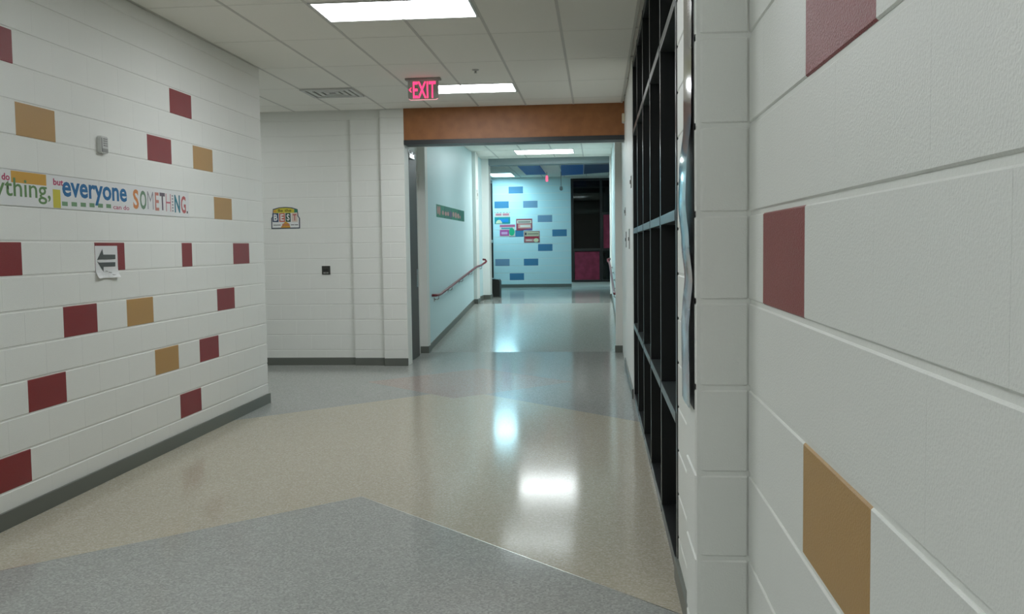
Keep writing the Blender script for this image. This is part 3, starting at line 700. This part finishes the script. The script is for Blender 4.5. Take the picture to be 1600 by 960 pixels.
far_poster(-2.907, -2.447, 2.202, 1.851, 'poster with magenta panel and a green disc', (('poster cream', (0.80, 0.66, 0.58)),
    [('pink_band', 'poster rose', (0.60, 0.13, 0.25), rect(0, 1, 0.80, 1.0)), ('teal_lettering', 'poster teal2', (0.10, 0.35, 0.38), scal(0.1, 0.85, 0.62, 0.78, 6)), ('magenta_panel', 'poster magenta', (0.55, 0.08, 0.30), rect(0, 0.6, 0.06, 0.56)), ('pale_lettering', 'poster lilac', (0.75, 0.4, 0.62), scal(0.1, 0.5, 0.18, 0.42, 4)), ('green_disc', 'poster green', (0.02, 0.42, 0.20), disc(0.78, 0.38, 0.19, 0.32))]))
far_poster(-2.414, -1.933, 2.368, 2.026, 'red poster with two cream lettered panels', (('poster crimson', (0.42, 0.06, 0.09)),
    [('cream_panel', 'poster straw2', (0.72, 0.62, 0.50), rect(0.05, 0.95, 0.60, 0.88)), ('lettering', 'poster brown', (0.20, 0.12, 0.10), scal(0.12, 0.88, 0.68, 0.80, 8)), ('salmon_panel', 'poster salmon', (0.75, 0.35, 0.28), rect(0.12, 0.93, 0.18, 0.54)), ('pale_lettering', 'poster cream', (0.8, 0.66, 0.58), scal(0.25, 0.88, 0.28, 0.48, 6)), ('violet_foot', 'poster violet', (0.22, 0.12, 0.30), [(0.4, 0.02), (0.98, 0.02), (0.98, 0.16), (0.7, 0.12)])]))
far_poster(-2.187, -1.715, 1.999, 1.658, 'lowest poster, red with a straw band and bold red stripe', (('poster brick', (0.40, 0.12, 0.12)),
    [('straw_band', 'poster straw3', (0.60, 0.50, 0.33), rect(0.04, 0.96, 0.56, 0.95)), ('initial', 'poster black', (0.05, 0.03, 0.05), scal(0.06, 0.17, 0.66, 0.90, 1)), ('lettering', 'poster brown', (0.2, 0.12, 0.1), scal(0.22, 0.92, 0.72, 0.82, 8)), ('red_stripe', 'poster red', (0.50, 0.02, 0.05), scal(0.08, 0.92, 0.36, 0.54, 7)), ('pink_panel', 'poster salmon2', (0.70, 0.28, 0.26), rect(0.08, 0.60, 0.08, 0.33)), ('pale_lettering', 'poster cream', (0.8, 0.66, 0.58), scal(0.14, 0.5, 0.16, 0.27, 4)), ('straw_disc', 'poster straw', (0.75, 0.7, 0.45), disc(0.77, 0.2, 0.16, 0.18))]))

# ------------------------------------------------------------------ far window with a dim room behind it
w2 = struct(empty('window_2', (0, FY, 0)))
def b2(name, x0, x1, y0, y1, z0, z1, m): return box(name, x0, x1, y0, y1, z0, z1, m, w2, 0.004)
ZB, ZM, ZU, ZT = UP+0.135, 1.43, 2.44, 3.42
b2('frame_post', -0.735, -0.665, -0.03, 0.12, ZB, ZT, FRAME); b2('frame_post', 0.075, 0.145, -0.03, 0.12, ZB, ZT, FRAME); b2('frame_post', 0.90, 0.97, -0.03, 0.12, ZB, ZT, FRAME)
for x0, x1 in ((-0.665, 0.075), (0.145, 0.90)):
    b2('sill', x0, x1, -0.03, 0.12, ZB, ZB+0.06, FRAME); b2('head', x0, x1, -0.03, 0.12, ZT-0.06, ZT, FRAME); b2('rail', x0, x1, -0.03, 0.12, ZM-0.035, ZM+0.035, FRAME)
    if x0 > 0: b2('rail', x0, x1, -0.03, 0.12, ZU-0.03, ZU+0.03, FRAME)
    zz = [ZB+0.06, ZM, ZT-0.06] if x0 < 0 else [ZB+0.06, ZM, ZU, ZT-0.06]
    for a, b in zip(zz, zz[1:]): box('pane', x0, x1, 0.04, 0.048, a+(0.035 if a > 0.7 else 0), b-(0.035 if b < 3.2 else 0), PANE, w2)
struct(box('wall_room_beyond_back', -1.6, 2.0, 31.0, 31.1, 0.2, 3.6, DARKROOM))
struct(box('wall_room_beyond_side', -1.7, -1.6, 27.2, 31.0, 0.2, 3.6, DARKROOM))
struct(box('wall_room_beyond_end', 2.0, 2.1, 27.2, 31.0, 0.2, 3.6, DARKROOM))
struct(box('floor_room_beyond', -1.6, 2.0, 27.2, 31.0, 0.2, UP, DARKROOM))
struct(box('ceiling_room_beyond', -1.6, 2.0, 27.2, 31.0, 3.5, 3.6, DARKROOM))
MB = mat('maroon fabric', (0.33, 0.035, 0.075), 0.8, noise=(7, 0.25))
def board(x0, x1, z0, z1, y, label):
    e = empty('fabric_screen', ((x0+x1)/2, y, z0)); tag(e, label, 'screen'); h = (x1-x0)/2
    box('fabric_panel', -h, h, -0.02, 0.02, 0.0, z1-z0, MB, e, 0.004)
    for a in (-h-0.02, h): box('edge_post', a, a+0.02, -0.025, 0.025, 0, z1-z0+0.02, FRAME, e)
board(-0.640, 0.050, ZB+0.06, 1.375, FY+0.012, 'maroon fabric board filling the lower left pane of the far window')
board(0.17, 0.62, ZM+0.035, 2.40, FY+0.012, 'maroon fabric board in the right hand bay of the far window')

# black storefront on the far room's left side
w3 = struct(empty('window_3', (FL, 24.0, 0)))
for y in (21.62, 23.3, 25.0, 26.82): box('frame_post', -0.12, 0.03, y-24-0.04, y-24+0.04, UP+0.05, 3.40, FRAME, w3, 0.004)
for y0, y1 in ((21.66, 23.26), (23.34, 24.96), (25.04, 26.78)):
    for z in (UP+0.08, 1.70, 3.36): box('rail', -0.12, 0.03, y0-24, y1-24, z-0.04, z+0.04, FRAME if z != 1.70 else GREYP, w3, 0.004)
    box('pane', -0.07, -0.062, y0-24, y1-24, UP+0.12, 1.66, PANE, w3); box('pane', -0.07, -0.062, y0-24, y1-24, 1.74, 3.32, PANE, w3)
struct(box('wall_room_left_beyond_back', -5.0, -4.9, 21.0, 27.5, 0.2, 3.6, DARKROOM))
struct(box('wall_room_left_beyond_side', -5.0, -3.21, 21.0, 21.1, 0.2, 3.6, DARKROOM))
struct(box('wall_room_left_beyond_end', -5.0, -3.21, 27.4, 27.5, 0.2, 3.6, DARKROOM))
struct(box('floor_room_left_beyond', -5.0, -3.21, 21.1, 27.4, 0.2, UP, DARKROOM))
struct(box('ceiling_room_left_beyond', -5.0, -3.21, 21.1, 27.4, 3.5, 3.6, DARKROOM))

# black bin beside the second jamb
bi = empty('black_bin', (-2.45, 22.15, UP)); tag(bi, 'black box shaped bin standing behind the second left jamb', 'bin')
prism('body', [(-0.19, 0.0), (0.185, 0.0), (0.19, 0.36), (0.17, 0.385), (-0.19, 0.42)], -0.2, 0.2, BLACKP, bi, frame_mat((1, 0, 0), (0, -1, 0), (0, 0, 0)))
prism('lid', [(-0.19, 0.42), (0.17, 0.385), (0.165, 0.40), (-0.15, 0.445), (-0.19, 0.445)], -0.205, 0.205, FRAME, bi, frame_mat((1, 0, 0), (0, -1, 0), (0, 0, 0)))

# blue ceiling panels
CB = mat('blue ceiling panel', (0.03, 0.15, 0.50), 0.6); CD = mat('slate ceiling panel', (0.06, 0.10, 0.20), 0.6)
def cpanel(pts, m, label):
    o = prism('ceiling_panel', pts, 3.452, 3.476, m); tag(o, label, 'ceiling panel', 'panels on the far room ceiling'); return o
cpanel([(-1.88, 22.4), (-1.36, 22.4), (-1.36, 25.6), (-1.88, 25.6)], CB, 'blue ceiling panel in the far room, left of the small red sign')
cpanel([(-0.84, 22.4), (-0.31, 22.4), (-0.37, 25.77), (-0.96, 26.07)], CB, 'blue ceiling panel in the far room above the black window')
cpanel([(-0.29, 22.4), (0.75, 22.4), (0.75, 24.9), (-0.35, 25.70)], CD, 'slate grey ceiling panel in the far room at the right')

# little red sign and hanging fixture in far room
es = empty('hanging_sign', (-1.30, 25.0, 3.476)); tag(es, 'tiny glowing red sign hanging in the far room', 'exit sign')
tube('stem', [(0, 0, 0), (0, 0, -0.10)], 0.008, METAL, es, 8); box('lit_face', -0.03, 0.03, -0.012, 0.012, -0.25, -0.10, mat('lit red sign', (0.5, 0.05, 0.1), 0.4, emit=((1.0, 0.12, 0.22), 1.6)), es, 0.004)
pf = empty('pendant_fixture', (-0.93, 25.0, 3.476)); tag(pf, 'small grey fixture hanging on a thin stem beside the far window', 'fixture')
tube('stem', [(0, 0, 0), (0, 0, -0.38)], 0.008, GREYP, pf, 8); lathe('head', [(0.02, 0.0), (0.04, -0.02), (0.045, -0.08), (0.02, -0.11)], GREYP, pf, (0, 0, -0.38), 12)
